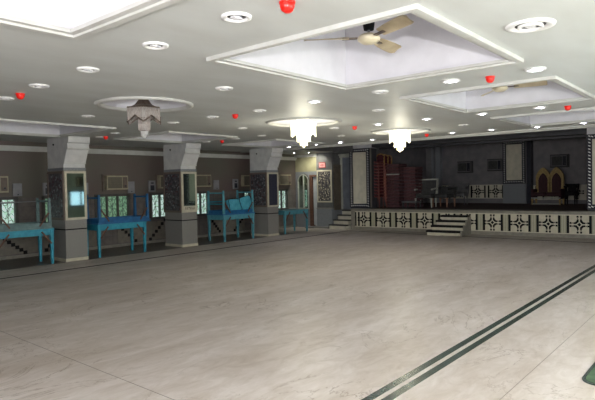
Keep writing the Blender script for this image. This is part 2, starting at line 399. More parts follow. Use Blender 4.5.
# other room walls (behind and right of the camera)
m = MB(); m.box(BX-.1, 22.2, RY-.1, RY, 0, .82); m.box(BX-.1, 22.2, RY-.1, RY, 1.5, 3.16)
rw = [(.5,1.7),(5.5,6.7),(8.6,9.8),(12.2,13.3)]
e = BX-.1
for a, b in rw: m.box(e,a,RY-.1,RY,.82,1.5); e = b
m.box(e,22.2,RY-.1,RY,.82,1.5)
struct(m.build('wall_right', 'greenwall'))
for i, (a, b) in enumerate(rw):
    o = thing('window_%d'%(11+i), '', 'window'); del o['label']; del o['category']; struct(o)
    fr = MB(); fr.box(a-.04,b+.04,RY-.03,RY+.03,1.47,1.54); fr.box(a-.04,b+.04,RY-.03,RY+.03,.78,.85)
    for x in (a,(a+b)/2,b): fr.box(x-.03,x+.03,RY-.03,RY+.03,.82,1.5)
    struct(fr.build('window_frame', 'wframe', o)); struct(B(a,b,RY-.08,RY-.07,.82,1.5).build('pane', 'paneblue', o))
struct(B(BX-.1, BX, RY-.1, WY+.3, 0, H+.1).build('wall_back', 'greystone'))

# ------------------------------------------------------------------ pillars
def mosaic(u0,u1,z0,z1,n,seed):
    """irregular inlaid stone flakes over a dark ground: list of small outlines"""
    r = random.Random(seed); out = []
    for i in range(n):
        u = r.uniform(u0+.03,u1-.03); z = r.uniform(z0+.03,z1-.03); s = r.uniform(.012,.032); a0 = r.uniform(0,PI)
        out.append([(u+s*r.uniform(.6,1.2)*math.cos(a0+2*PI*k_/5), z+s*r.uniform(.6,1.2)*math.sin(a0+2*PI*k_/5)) for k_ in range(5)])
    return out
def pillar(x0, label, mir, seed):
    W, D = .5, .74
    p = thing('pillar', label, 'pillar', (x0, 11.45, 0))
    MB().box(0,W,0,D,.07,.695).box(.012,W-.012,.012,D-.012,.695,.725).box(0,W,0,D,.725,2.02).build('shaft', 'greystone', p)
    MB().box(-.012,W+.012,-.012,D,0,.07).build('base', 'creamframe', p)
    MB().box(-.006,W+.006,-.006,D,.697,.722).build('dado_line', 'black', p)
    MB().box(-.01,W+.01,-.01,D,2.02,2.075).build('necking', 'bluestone', p)
    # capital: vertical block, slanted bracket, stepped head, flaring toward the hall
    pf = [(D,2.075),(0,2.075),(0,2.17),(-.03,2.18),(-.16,2.46),(-.2,2.49),(-.2,2.6),(-.235,2.62),(-.25,2.7),(-.25,H-.002),(D,H-.002)]
    MB().prism(pf, 'x', 0, W).build('capital', 'greywhite', p, bevel=.004)
    MB().prism([(-.035,2.16),(0,2.16),(0,2.19),(-.035,2.19)],'x',-.004,W+.004).prism([(-.215,2.485),(-.16,2.485),(-.16,2.505),(-.215,2.505)],'x',-.004,W+.004).build('capital_moulding', 'trim', p)
    fr = MB()                                                # frame on the hall face
    fr.box(.0,.05,-.03,0,.92,2.0).box(W-.05,W,-.03,0,.92,2.0).box(.05,W-.05,-.03,0,.92,.97).box(.05,W-.05,-.03,0,1.95,2.0)
    fr.build('mirror_frame', 'creamframe', p)
    MB().box(.05,W-.05,-.014,0,.97,1.95).build('mirror_panel', mir, p)
    if mir == 'mirrorstrip' : pass
    fr = MB().box(-.03,0,0,.04,.92,2.0).box(-.03,0,D-.04,D,.92,2.0).box(-.03,0,.04,D-.04,.92,.97).box(-.03,0,.04,D-.04,1.95,2.0)
    fr.build('mosaic_frame', 'acframe' , p)
    mo = MB().box(-.012,0,.04,D-.04,.97,1.95)
    for q in mosaic(.04,D-.04,.97,1.95,90,seed):
        mo.prism(q,'x',-.016,-.011,m=1+(hash(q[0])%2))
    mo.build('mosaic_panel', ['mosaicb','bluestone','maroond'], p)
    MB().cyl((0,.42,2.6),(-.02,.42,2.6),.022,.02,10).build('hook_plate', 'black', p)
    return p
p1 = pillar(5.66, 'square pillar nearest the camera, its mirror reflecting a bright window', 'mirror', 1)
p2 = pillar(8.82, 'middle square pillar, with a lettered cream strip under its mirror', 'mirror', 2)
m = MB().box(.05,.45,-.035,-.01,.97,1.09)
for u in (.1,.16,.24,.3,.37): m.box(u,u+.02,-.038,-.035,.995,1.065,1)
m.box(.2,.23,-.038,-.035,1.04,1.06,1).box(.33,.36,-.038,-.035,.995,1.01,1)
m.build('cream_strip', ['creamframe','charcoal'], p2)
pillar(12.12, 'farthest square pillar, with a dark polished granite inset, beside the small end table', 'darkmirror', 3)

# ------------------------------------------------------------------ tables
def table(x0, x1, y0, y1, label, mt, seed):
    L_, D = x1-x0, y1-y0; t = thing('table', label, 'table', (x0,y0,0)); h = .765
    MB().box(0,L_,0,D,h-.03,h).build('tabletop', mt, t, bevel=.004)
    a = MB().box(.03,L_-.03,.02,.045,h-.14,h-.03).box(.03,L_-.03,D-.045,D-.02,h-.14,h-.03).box(.03,.055,.045,D-.045,h-.14,h-.03).box(L_-.055,L_-.03,.045,D-.045,h-.14,h-.03)
    a.build('apron', mt, t)
    for x in (.05,L_-.05):
        for y in (.045,D-.045): MB().taper(x,y,0,h-.03,.045,.075).build('leg', mt, t, bevel=.003)
    for s, x in ((1,.07),(-1,L_-.07)):
        MB().bar((x,.012,h-.32),(x+s*.2,.012,h-.06),.03,.022,up=(0,1,0)).build('brace', 'brown', t)
    return t
def upturned(x0, x1, y0, y1, label, mt, ml, zt=1.45, rails=True):
    L_, D = x1-x0, y1-y0; z = .7655; t = thing('upturned_table', label, 'table', (x0,y0,z)); e = zt-z
    MB().box(0,L_,0,D,0,.03).build('tabletop', mt, t, bevel=.004)
    a = MB().box(.03,L_-.03,.02,.045,.03,.13).box(.03,L_-.03,D-.045,D-.02,.03,.13).box(.03,.055,.045,D-.045,.03,.13).box(L_-.055,L_-.03,.045,D-.045,.03,.13)
    a.build('apron', mt, t)
    for x in (.06,L_-.06):
        for y in (.05,D-.05): MB().taper(x,y,.03,e,.065,.045).build('leg', ml, t, bevel=.003)
        if rails: MB().box(x-.015,x+.015,.05,D-.05,e-.09,e-.05).build('stretcher', ml, t)
    for s, x in ((1,.09),(-1,L_-.09)):
        MB().bar((x,.015,.34),(x+s*.2,.015,.06),.03,.022,up=(0,1,0)).build('brace', 'brown', t)
    return t
table(4.22,5.42,11.45,12.1,'turquoise wooden table at the left edge, left of the nearest pillar','tblue',1)
upturned(4.22,5.4,11.45,12.1,'grey-blue table turned upside down on the leftmost table','tgrey','tgrey',1.42)
table(6.42,7.74,11.45,12.1,'turquoise wooden table between the nearest and the middle pillar','tblue',2)
upturned(6.44,7.86,11.46,12.1,'deep blue table turned upside down on the table left of the middle pillar','dblue','dblue',1.45)
table(10.3,11.55,11.45,12.2,'pale turquoise table between the middle and the farthest pillar, with cushions above','tpale',3)
t3 = upturned(10.28,11.57,11.45,12.2,'turquoise table lying upside down beneath the two rounded cushions','dblue','tpale',1.47)
MB().box(.06,.09,.05,.70,.3,.33).build('stretcher','tblue',t3)
MB().box(.06,1.23,.69,.71,.36,.39).build('side_rail','tblue',t3)
table(12.92,14.15,11.45,12.1,'plain turquoise table in the far corner, right of the farthest pillar','tpale',4)
def cushion(loc, rot, label, mtb):
    c = thing('cushion', label, 'cushion', loc); c.rotation_euler = rot
    pts = []
    for cx, cz, a0 in ((.18,.12,0),(-.18,.12,90),(-.18,-.12,180),(.18,-.12,270)):
        pts += [(cx+.08*math.cos(math.radians(a0+q)), cz+.08*math.sin(math.radians(a0+q))) for q in (0,30,60,90)]
    MB().prism(pts,'y',-.06,.06,smooth=False).build('pad', mtb, c, bevel=.03)
    MB().tube([(p_[0]*1.02,-.062,p_[1]*1.02) for p_ in pts+[pts[0]]], .009, 6).build('piping', 'navy', c)
    return c
cushion((10.84,11.62,1.01),(math.radians(-12),0,.15),'left of two rounded turquoise cushions propped inside the upturned table','cushion')
cushion((11.33,11.64,1.07),(math.radians(-14),math.radians(-10),.1),'right of two rounded turquoise cushions, tilted and showing a white lower edge','cushion')

# ------------------------------------------------------------------ wall fittings
def acunit(x, z, label, wd=.64, ht=.38, y=WY, big=True):
    a = thing('air_conditioner', label, 'air conditioner', (x,y,z))
    MB().box(-.05,wd+.05,-.04,0,-.04,0).box(-.05,wd+.05,-.04,0,ht,ht+.04).box(-.05,0,-.04,0,0,ht).box(wd,wd+.05,-.04,0,0,ht).build('surround','acframe',a)
    MB().box(0,wd,-.16,0,0,ht).build('case','ac',a,bevel=.008)
    MB().box(.04,wd*.7,-.17,-.16,.04,ht-.04).build('grille','acg',a)
    MB().box(wd*.74,wd-.03,-.168,-.16,.04,ht-.04).build('control_panel','acframe',a)
    MB().cyl((wd*.86,-.168,.1),(wd*.86,-.185,.1),.022,.02,12).build('knob','boxdark',a)
    return a
acunit(4.48,1.55,'beige window air conditioner at the left edge above the leftmost window')
acunit(7.58,1.56,'beige window air conditioner in brown surround above the greenish window')
acunit(9.25,1.57,'window air conditioner partly hidden by the middle pillar, on its left')
acunit(10.55,1.59,'window air conditioner just right of the middle pillar')
acunit(12.6,1.58,'bright beige window air conditioner left of the farthest pillar')
acunit(14.42,1.6,'window air conditioner just right of the farthest pillar')
def wbox(x, z, wd, ht, label, dark):
    b = thing('switch_box', label, 'switch box', (x,WY,z))
    MB().box(0,wd,-.05,0,0,ht).build('case','box',b,bevel=.004)
    if dark:
        MB().box(wd*.22,wd*.78,-.058,-.05,ht*.12,ht*.58).build('switches','boxdark',b)
        MB().box(wd*.3,wd*.7,-.056,-.05,ht*.72,ht*.84).build('meter_window','boxdark',b)
    else:
        MB().box(wd*.1,wd*.9,-.056,-.05,ht*.12,ht*.88).build('cover','box',b)
        MB().cyl((wd*.5,-.056,ht*.12),(wd*.5,-.07,ht*.12),.015,.015,8).build('knob','boxdark',b)
wbox(5.26,1.46,.2,.3,'pale wall box left of the nearest pillar, between air conditioner and pillar',False)
wbox(5.96,1.46,.22,.31,'pale wall box with dark switches touching the nearest pillar on its left',True)
wbox(6.94,1.46,.18,.3,'pale wall box just right of the nearest pillar',False)
wbox(8.28,1.46,.21,.32,'plain pale wall box right of the air conditioner above the greenish window',False)
wbox(8.96,1.48,.22,.32,'pale wall box with dark switches left of the middle pillar',True)
wbox(11.4,1.5,.21,.3,'plain pale wall box right of the middle pillar',False)
wbox(12.24,1.5,.22,.33,'pale wall box with dark switches left of the farthest pillar',True)
cp = tag(MB().tube([(4.2,WY-.03,1.315),(6.3,WY-.03,1.325)],.012).build('wall_conduit','box'),'thin pale pipe running along the wall above the leftmost windows','pipe')
# fittings on the right wall, seen only in the mirror
a = acunit(13.2,1.75,'air conditioner on the opposite wall, seen only in the nearest pillar mirror',y=RY); a.rotation_euler = (0,0,PI)
# red bordered sign, mosaic panel
s = thing('wall_sign','small pink sign with red border high on the dark end wall','sign',(XE-.02,11.84,2.19))
MB().box(-.02,0,-.15,.15,0,.2).build('border','signred',s)
m = MB().box(-.026,-.02,-.125,.125,.025,.175)
for u, v, a_, b_ in ((-.06,.05,.02,.1),(-.02,.05,.02,.1),(.02,.05,.02,.1),(.06,.07,.02,.06)): m.box(-.028,-.026,u,u+a_,v,v+b_,1)
m.build('face',['sign','signred'],s)
s = thing('mosaic_panel','tall cream framed panel of dark flower-like stone mosaic on the end wall','panel',(XE-.02,11.42,.94))
MB().box(-.03,0,0,.05,0,1.17).box(-.03,0,.62,.67,0,1.17).box(-.03,0,.05,.62,0,.05).box(-.03,0,.05,.62,1.12,1.17).build('frame','creamframe',s)
m = MB().box(-.012,0,.05,.62,.05,1.12)
for q in mosaic(.05,.62,.05,1.12,170,9): m.prism(q,'x',-.017,-.011,m=1+(hash(q[0])%2))
m.build('inlay',['mosaicb','creamframe','panel'],s)

# ------------------------------------------------------------------ stage
SX = 15.55
st = thing('stage','raised hall stage with dark carpet and patterned cream tile front','stage')
MB().box(SX-.03,SX+.6,-1.2,10.66,.66,.72).build('edge_slab','slab',st)
MB().box(SX+.6,16.6,-1.0,9.9,.6,.718).box(SX+.1,SX+.4,-1.0,10.2,.1,.655).build('deck','carpet',st)
MB().box(SX,SX+.1,-1.2,10.66,0,.655).box(SX-.03,SX,-1.2,10.66,0,.1).build('fascia','slab',st)
fr = MB()
fr.box(SX-.012,SX,3.0-4.1,10.5,.1,.635)
def motif(yc, xf, k, dm=1, zc=.365):
    e = .0; x0, x1 = xf-.008, xf
    def sq(u, v, a, b): fr.box(x0, x1, yc+u-a/2, yc+u+a/2, zc+v-b/2, zc+v+b/2, dm)
    # stepped ring of blocks round a small centre, with outlying squares
    for s1 in (-1,1):
        for s2 in (-1,1):
            fr.prism([(yc+s1*.06,zc+s2*.145),(yc+s1*.016,zc+s2*.145),(yc+s1*.016,zc+s2*.075),(yc+s1*.075,zc+s2*.016),(yc+s1*.145,zc+s2*.016),(yc+s1*.145,zc+s2*.06),(yc+s1*.105,zc+s2*.065),(yc+s1*.065,zc+s2*.105)],'x',x0,x1,dm)
            sq(s1*.042,s2*.215,.05,.05); sq(s1*.042,s2*.165,.03,.02); sq(s1*.215,s2*.042,.05,.05); sq(s1*.165,s2*.042,.02,.03)
    fr.prism([(yc,zc+.05),(yc+.05,zc),(yc,zc-.05),(yc-.05,zc)],'x',x0,x1,dm)
ymot = [10.15,9.40,8.66,7.92,7.16,6.5,5.79,5.03,4.26,3.48,2.73,1.98,1.23]
for y in ymot: motif(y, SX-.012, 0)
for a, b in zip(ymot, ymot[1:]):
    yc = (a+b)/2
    fr.box(SX-.02,SX-.012,yc-.14,yc-.075,.125,.61,1); fr.box(SX-.02,SX-.012,yc+.075,yc+.14,.125,.61,1); fr.box(SX-.018,SX-.012,yc-.075,yc-.03,.125,.61,2); fr.box(SX-.018,SX-.012,yc-.02,yc+.02,.125,.61,2); fr.box(SX-.018,SX-.012,yc+.03,yc+.075,.125,.61,2)
fr.box(SX-.02,SX-.012,10.31,10.37,.125,.61,1); fr.box(SX-.02,SX-.012,10.44,10.49,.125,.61,1)
fr.build('patterned_front',['tilewhite','black','ribbed'],st)
turn(st)
struct(B(16.2,21.2,-1.29,10.6,.56,.712).build('floor_stage','carpet'))
# central steps
s = thing('stage_steps','four step stair with dark treads at the middle of the stage front','steps',(SX,6.98,0))
for i in range(4):
    x0 = -.86+.21*i; z = .142*(i+1); o = .07*i
    MB().box(x0,-.032,-.5,.5-o,z-.142,z-.055).build('riser','tilewhite',s)
    MB().box(x0-.03,-.032 if i==3 else x0+.22,-.52,.53-o,z-.055,z).build('tread','black',s)
MB().prism([(-.86,0),(-.033,0),(-.033,.53),(-.22,.53),(-.22,.42),(-.43,.42),(-.43,.28),(-.64,.28),(-.64,.142),(-.86,.142)],'y',-.56,-.522).build('side_wall','slab',s)
turn(s)
s = thing('side_steps','four step stair with pale risers at the left end of the stage','steps',(XE,11.0,0))
for i in range(4):
    MB().box(-.2+.17*i,.47,-.26,.44-.07*i,.165*i,.165*(i+1)-.045).build('riser','cream',s)
    MB().box(-.23+.17*i,.47 if i==3 else -.01+.17*i,-.26,.45-.07*i,.165*(i+1)-.045,.165*(i+1)).build('tread','charcoal',s)
# framed marble panels either side of the stage opening
def stagepanel(y0, y1, z0, z1, x, label, fw=.13, back='white'):
    s = thing('marble_panel', label, 'panel', (x,y0,z0)); W = y1-y0; Hh = z1-z0
    MB().box(0,.12,0,W,0,Hh).build('backing', 'slab', s)
    d = MB().box(-.03,0,0,fw,0,Hh).box(-.03,0,W-fw,W,0,Hh).box(-.03,0,fw,W-fw,0,fw).box(-.03,0,fw,W-fw,Hh-fw,Hh); n = int(Hh/.085)
    for i in range(n):
        z = .05+(Hh-.1)*i/(n-1)
        for yy in (fw/2, W-fw/2): d.prism([(yy-.026,z-.022),(yy+.026,z-.002),(yy+.026,z+.026),(yy-.026,z+.006)],'x',-.035,-.029,1)
    n = int(W/.085)
    for i in range(1,n-1):
        y = .05+(W-.1)*i/(n-1)
        for zz in (fw/2, Hh-fw/2): d.prism([(y-.026,zz-.022),(y+.026,zz-.002),(y+.026,zz+.026),(y-.026,zz+.006)],'x',-.035,-.029,1)
    d.build('frame',['navy','lampring'],s)
    MB().box(-.012,0,fw,W-fw,fw,Hh-fw).build('marble','cream',s)
    return s
PX = 15.72
turn(stagepanel(9.98,10.78,.76,2.82,PX,'tall cream marble panel in dashed navy frame left of the stage opening'))
turn(stagepanel(2.3,3.32,.78,2.8,PX,'tall cream marble panel in dashed navy frame cut by the right edge of the photo'))
pb = struct(MB().box(PX+.02,PX+.5,9.98,10.78,2.82,3.12).build('wall_stage_left_top','white')); turn(pb)
pb = struct(MB().box(PX+.02,PX+.5,9.98,10.78,.72,.76).box(PX+.13,PX+.5,9.98,10.78,.76,2.82).build('wall_stage_left','stagedark')); turn(pb)
pb = struct(MB().box(PX+.02,PX+.5,-1.1,3.32,2.8,3.12).build('wall_stage_right_top','white')); turn(pb)
pb = struct(MB().box(PX+.13,PX+.5,-1.1,3.30,.73,2.8).build('wall_stage_right','stagedark')); turn(pb)
hd = struct(MB().box(PX+.05,PX+.4,3.32,9.92,2.83,3.12).box(PX-.02,PX+.4,3.32,9.92,2.95,3.0).box(PX+.6,PX+.9,3.32,9.92,2.78,3.12).build('wall_stage_header','stagedark')); turn(hd)
# interior of the stage
struct(B(21.2,21.4,-1.3,10.6,.6,3.16).build('wall_stage_back','stagewall'))
struct(B(16.1,21.3,10.6,10.8,.6,3.16).build('wall_stage_side','stagewall'))
fr = MB(); fr.box(21.18,21.2,7.25,10.5,.9,1.45); fr.box(21.18,21.2,3.0,6.3,.85,1.4)
for y in (9.78,9.03,8.34,7.62): motif(y,21.18,0,1,1.18)
for y in (4.72,5.5,4.0): motif(y,21.18,0,1,1.13)
for y in (10.15,9.92,9.5,9.28,8.8,8.6,8.05,7.9,7.34): fr.box(21.172,21.18,y-.03,y+.03,.93,1.42,1)
for y in (4.35,5.08,5.85,6.1): fr.box(21.172,21.18,y-.03,y+.03,.88,1.37,1)
struct(fr.build('trim_28',['cream','black']))
struct(MB().box(21.0,21.2,9.86,10.06,.72,3.12).box(21.1,21.2,10.2,10.3,.72,3.12).build('trim_29','bluestone'))
struct(MB().box(20.95,21.2,6.38,7.24,.72,3.12).build('wall_stage_pier','stagewall'))
struct(MB().box(20.9,21.2,6.2,6.36,.72,3.12).build('trim_30','navy'))
struct(MB().box(20.9,20.95,6.38,7.24,.72,1.46).build('trim_31','bluestone'))
stagepanel(6.4,7.24,1.48,3.1,20.92,'smaller cream marble panel in dashed navy frame on the back pier of the stage')
for x, y, z, l in ((21.2,8.58,1.98,'air conditioner on the stage back wall, left of two beside the pier'),(21.2,7.34,2.02,'air conditioner on the stage back wall next to the cream marble panel'),(21.2,5.0,2.08,'air conditioner with dark side high above the golden throne sofa')):
    a = acunit(0,0,l,.55,.4,0); a.location = (x,y,z); a.rotation_euler = (0,0,-PI/2); a.location.y = y+.55
    for ch in a.children:
        if ch.name.startswith('control'): ch.data.materials[0] = M['navy']
        if ch.name.startswith('case'): ch.data.materials[0] = M['greycloth']
        if ch.name.startswith(('surround','grille')): ch.data.materials[0] = M['charcoal']

# throne sofa: two arched golden backs
s = thing('throne_sofa','golden two seat throne sofa with twin pointed arch backs and maroon upholstery','sofa',(20.2,5.42,.72))
def arch(yc, wd, zb, zt, zp):
    o_ = [(yc-wd/2,zb),(yc-wd/2,zp)]; n = 8
    L1 = [(yc-wd/2+(wd/2)*(1-math.cos(q*PI/2/n))*.55+(wd/2)*.45*q/n, zp+(zt-zp)*math.sin(q*PI/2/n)*.6+(zt-zp)*.4*q/n) for q in range(n+1)]
    R1 = [(2*yc-y,z) for y,z in L1[::-1][1:]]
    return [(yc-wd/2,zb)]+L1+R1+[(yc+wd/2,zb)]
for yc in (.26,-.26):
    out = arch(yc,.56,.38,1.32,1.0); inn = arch(yc,.37,.38,1.12,.88)
    m = MB(); n = len(out)
    for i in range(n-1):
        a,b_,c,d_ = out[i],out[i+1],inn[i+1],inn[i]
        m.add([(x,)+p_ for x in (.2,.3) for p_ in (a,b_,c,d_)],[(0,1,2,3),(4,7,6,5),(0,4,5,1),(2,6,7,3)])
    m.build('back_arch','goldcloth',s)
    MB().prism(inn,'x',.22,.28).build('back_panel','maroondark',s)
    MB().box(-.3,.2,yc-.24,yc+.24,.3,.44).build('seat_cushion','maroondark',s,bevel=.03)
for yc in (.53,-.53):
    MB().box(-.3,.22,yc-.05,yc+.05,.2,.56).build('arm','maroondark',s,bevel=.03)
    for x in (-.28,.2): MB().taper(x,yc,0,.2,.04,.07).build('leg','goldcloth',s)
MB().box(-.32,-.29,-.56,.56,.22,.26).box(-.31,-.27,-.52,.52,.02,.045).build('front_rail','whitewood',s)

s.scale = (1,.86,1)
def armchair(name, label, loc, rz, mw, mc, wd=.62, back=.98, legm=None):
    a = thing(name, label, 'armchair', loc, rz); w2 = wd/2
    MB().box(-.26,.26,-w2+.05,w2-.05,.32,.46).build('seat',mc,a,bevel=.03)
    m = MB().bar((.25,-w2+.04,.3),(.34,-w2+.0,back),.05,.05).bar((.25,w2-.04,.3),(.34,w2,back),.05,.05).box(.31,.37,-w2-.02,w2+.02,back-.05,back)
    m.build('back_frame',mw,a)
    MB().add([(.25,-w2+.08,.42),(.25,w2-.08,.42),(.32,w2-.05,back-.05),(.32,-w2+.05,back-.05),(.3,-w2+.08,.42),(.3,w2-.08,.42),(.37,w2-.05,back-.05),(.37,-w2+.05,back-.05)],[(0,1,2,3),(4,7,6,5),(0,4,5,1),(1,5,6,2),(2,6,7,3),(3,7,4,0)]).build('backrest',mc,a)
    for s_ in (-1,1):
        MB().bar((-.27,s_*(w2-.03),.62),(.3,s_*(w2-.03),.66),.06,.05).bar((-.24,s_*(w2-.03),.3),(-.24,s_*(w2-.03),.62),.04,.04).build('arm',mw,a)
        for x in (-.25,.26): MB().taper(x,s_*(w2-.05),0,.32,.03,.055).build('leg',legm or mw,a)
    return a
armchair('armchair','white framed armchair with dark back, right of the maroon cushion piles',(17.3,8.68,.72),.15,'whitewood','charcoal',.66,1.0)
armchair('armchair','dark armchair with tan wooden front legs, next to the white framed armchair',(17.7,8.2,.72),-.1,'charcoal','stagecloth' if 'stagecloth' in M else 'charcoal',.66,.7,'tanwood')
armchair('armchair','small black armchair close to the right arm of the golden throne sofa',(20.3,4.7,.72),.1,'black','black',.4,.72)
armchair('armchair','low grey armchair on stage, right of the tan legged armchair',(19.4,8.45,.72),.2,'greycloth','greycloth',.75,.8)
tb = thing('low_table','low grey table with pale edge in front of the maroon cushion piles','table',(16.4,8.75,.72))
MB().box(-.2,.2,-.28,.28,.2,.24).build('tabletop','greycloth',tb)
for x in (-.16,.16):
    for y in (-.24,.24): MB().taper(x,y,0,.2,.03,.04).build('leg','charcoal',tb)

# stacked gold and maroon chairs
def banquet(loc, rz, label, group):
    a = thing('banquet_chair', label, 'chair', loc, rz, group)
    MB().box(-.2,.2,-.16,.16,.405,.455).build('seat','maroon',a,bevel=.012)
    MB().box(-.19,.19,-.165,.165,.385,.405).box(-.205,-.2,-.03,.03,.39,.45).build('seat_rail','rose',a)
    m = MB().tube([(.2,-.17,.42),(.25,-.17,.62),(.26,-.12,.7),(.26,0,.73),(.26,.12,.7),(.25,.17,.62),(.2,.17,.42)],.016,6)
    m.build('back_frame','gold',a)
    MB().prism([(-.12,.47),(.12,.47),(.13,.62),(.08,.69),(-.08,.69),(-.13,.62)],'x',.225,.25).build('backrest','maroon',a)
    for x, y in ((-.18,-.17),(-.18,.17),(.18,-.17),(.18,.17)): MB().cyl((x*1.4,y*1.4,0),(x,y*1.02,.41),.012,.014,6).build('leg','rose',a)
    return a
STK = [((16.25,10.02),'leftmost chair stack on stage'),((16.8,10.19),'middle chair stack'),((17.35,10.36),'chair stack nearest the maroon cushions')]
first = None
for (x,y), nm in STK:
    n = 12
    for i in range(n):
        lab = 'gold and maroon chair, %s of the %s' % (ORD[i] if i < n-1 else 'bottom one', nm)
        z = .72+.108*(n-1-i)
        if first is None: first = banquet((x,y,z), 0, lab, 'stacked banquet chairs on the stage')
        else: dup(first, (x,y,z), 0, lab)
# piles of maroon cushions
first = None
for (x,y,nm,n,wd) in ((17.1,9.71,'the taller pile beside the chairs',13,.5),(17.35,9.18,'the lower pile nearer the white armchair',12,.46)):
    proto = None
    for i in range(n):
        z = .72+.12*(n-1-i); lab = 'dark maroon bench cushion, %s of %s' % (ORD[i] if i < n-1 else 'bottom one', nm)
        if proto is None:
            proto = thing('bench_cushion', lab, 'cushion', (x,y,z), random.uniform(-.03,.03), 'maroon cushions piled on the stage')
            MB().box(-.3,.3,-wd/2,wd/2,.006,.114).build('pad','maroond',proto,bevel=.025)
            MB().box(-.305,.305,-wd/2-.004,wd/2+.004,.054,.066).build('piping','maroon',proto)
        else: dup(proto,(x+random.uniform(-.02,.02),y+random.uniform(-.02,.02),z),random.uniform(-.04,.04),lab)
tag(B(16.74,16.78,9.42,9.96,1.88,1.92).build('pale_batten','whitewood'),'thin pale batten leaning across the front of the taller maroon cushion pile','batten')

# ------------------------------------------------------------------ chandeliers
def chandelier(x, y, label, lit):
    c = thing('chandelier', label, 'chandelier', (x,y,H))
    cr, co = ('crystal','crystalc') if lit else ('crystaloff','crystalclear')
    MB().lathe([(0,.2),(.12,.2),(.12,.15),(.03,.12),(.03,.02),(0,.02)],(0,0,0),24).build('ceiling_rose','bronze',c)
    n = 8 if lit else 6; ph = .2 if lit else .93
    m = MB()                                                 # concave pagoda canopy
    dz = 0 if lit else -.05
    m.lathe([(.05,.17+dz),(.08,.09+dz),(.13,.03+dz),(.19,.0+dz),(.243,-.006+dz),(.25,-.022+dz),(.23,-.026+dz),(.05,.05+dz)],(0,0,0),n,smooth=False,ph=ph)
    m.build('canopy','bronze' if not lit else 'crystal',c)
    def tier(r, z0, z1, dip, nm, mt, nn=56, rim=True):
        t_ = MB()
        for i in range(nn):
            a0 = 2*PI*i/nn; seg = ((a0-ph+1e-6)%(2*PI/n))/(2*PI/n)
            k_ = math.cos(PI/n)/math.cos((seg-.5)*2*PI/n); rr = r*k_
            up = dip*(1-abs(seg-.5)*2)                       # shorter strands mid facet
            X, Y = rr*math.cos(a0), rr*math.sin(a0)
            t_.cyl((X,Y,z0),(X,Y,z1+up),.0085,.006,5)
        o = t_.build(nm, mt, c)
        if rim:
            r_ = MB()
            for i in range(n):
                a0 = ph+2*PI*i/n; a1 = ph+2*PI*(i+1)/n
                r_.bar((r*math.cos(a0),r*math.sin(a0),z0),(r*math.cos(a1),r*math.sin(a1),z0),.012,.014)
            r_.build('rim','bronze' if not lit else 'gold',c)
    tier(.238,-.02+dz,-.275,.07 if lit else .085,'outer_crystals',cr,72)
    if not lit:
        r_ = MB(); ps = []
        for i in range(n*6+1):
            seg = (i%6)/6; k_ = math.cos(PI/n)/math.cos((seg-.5)*2*PI/n); a0 = ph+2*PI*i/(n*6); rr_ = .245*k_
            ps.append((rr_*math.cos(a0),rr_*math.sin(a0),-.265+.085*(1-abs(seg-.5)*2)))
        r_.tube(ps,.011,6).build('lower_band','bronze',c)
    if lit:
        tier(.13,-.1,-.36,.0,'middle_crystals',cr,36,True); tier(.07,-.3,-.43,.0,'inner_crystals',co,20,True)
    else:
        tier(.085,-.2,-.37,.0,'middle_crystals',cr,30,True); tier(.05,-.37,-.44,.0,'inner_crystals',co,18,True)
    MB().cyl((0,0,-.05),(0,0,-.4),.035,.05,8).cyl((0,0,-.4),(0,0,-.47),.05,.012,8).build('core',co,c)
    return c
chandelier(4.28,6.33,'unlit smoky bronze chandelier with pagoda shaped crystal tiers at the left',False)
chandelier(7.62,6.25,'lit crystal chandelier hanging in the middle of the hall',True)
chandelier(10.58,5.92,'lit crystal chandelier farthest away, in front of the stage',True)

# ------------------------------------------------------------------ fans
def fan(x, y, z, rot, label):
    f_ = thing('ceiling_fan', label, 'fan', (x,y,z), rot)
    MB().lathe([(0,-.045),(.06,-.04),(.1,-.015),(.105,.01),(.08,.035),(.04,.05),(0,.05)],(0,0,0),32).build('motor_housing','fanbody',f_)
    MB().cyl((0,0,.05),(0,0,.58),.012,.012,10).build('downrod','steel',f_)
    MB().lathe([(0,.08),(.045,.08),(.055,.14),(.055,.16),(0,.16)],(0,0,0),20).build('coupling_cover','black',f_)
    MB().lathe([(0,.52),(.03,.53),(.06,.585),(0,.585)],(0,0,0),20).build('ceiling_canopy','black',f_)
    for k_ in range(3):
        a = 2*PI*k_/3; ca, sa = math.cos(a), math.sin(a)
        def P(r, t, dz): return (r*ca-t*sa, r*sa+t*ca, dz)
        m = MB(); rs = [.18,.28,.42,.55,.585,.59]; hw = [.04,.055,.066,.068,.055,.02]
        vs = []
        for r, h_ in zip(rs, hw): vs += [P(r,-h_,.012+.02), P(r,h_,.012-.02), P(r,h_,.019-.02), P(r,-h_,.019+.02)]
        fs = []
        for i in range(len(rs)-1):
            for j in range(4): fs.append((4*i+j,4*i+(j+1)%4,4*i+4+(j+1)%4,4*i+4+j))
        fs += [(0,1,2,3),tuple(4*(len(rs)-1)+q for q in (3,2,1,0))]
        m.add(vs, fs); b_ = m.build('blade','fanblade',f_)
        MB().bar(P(.08,0,.01),P(.24,0,.008),.035,.012).build('blade_arm','bronze',b_)
        MB().bar(P(.5,0,.012),P(.585,0,.012),.12,.03).build('blade_tip','bronze',b_) if False else None
    return f_
fan(4.165,2.63,2.905,math.radians(5),'cream three bladed ceiling fan in the nearest large square recess')
fan(7.42,2.6,2.86,math.radians(40),'distant ceiling fan barely showing in the second square recess')

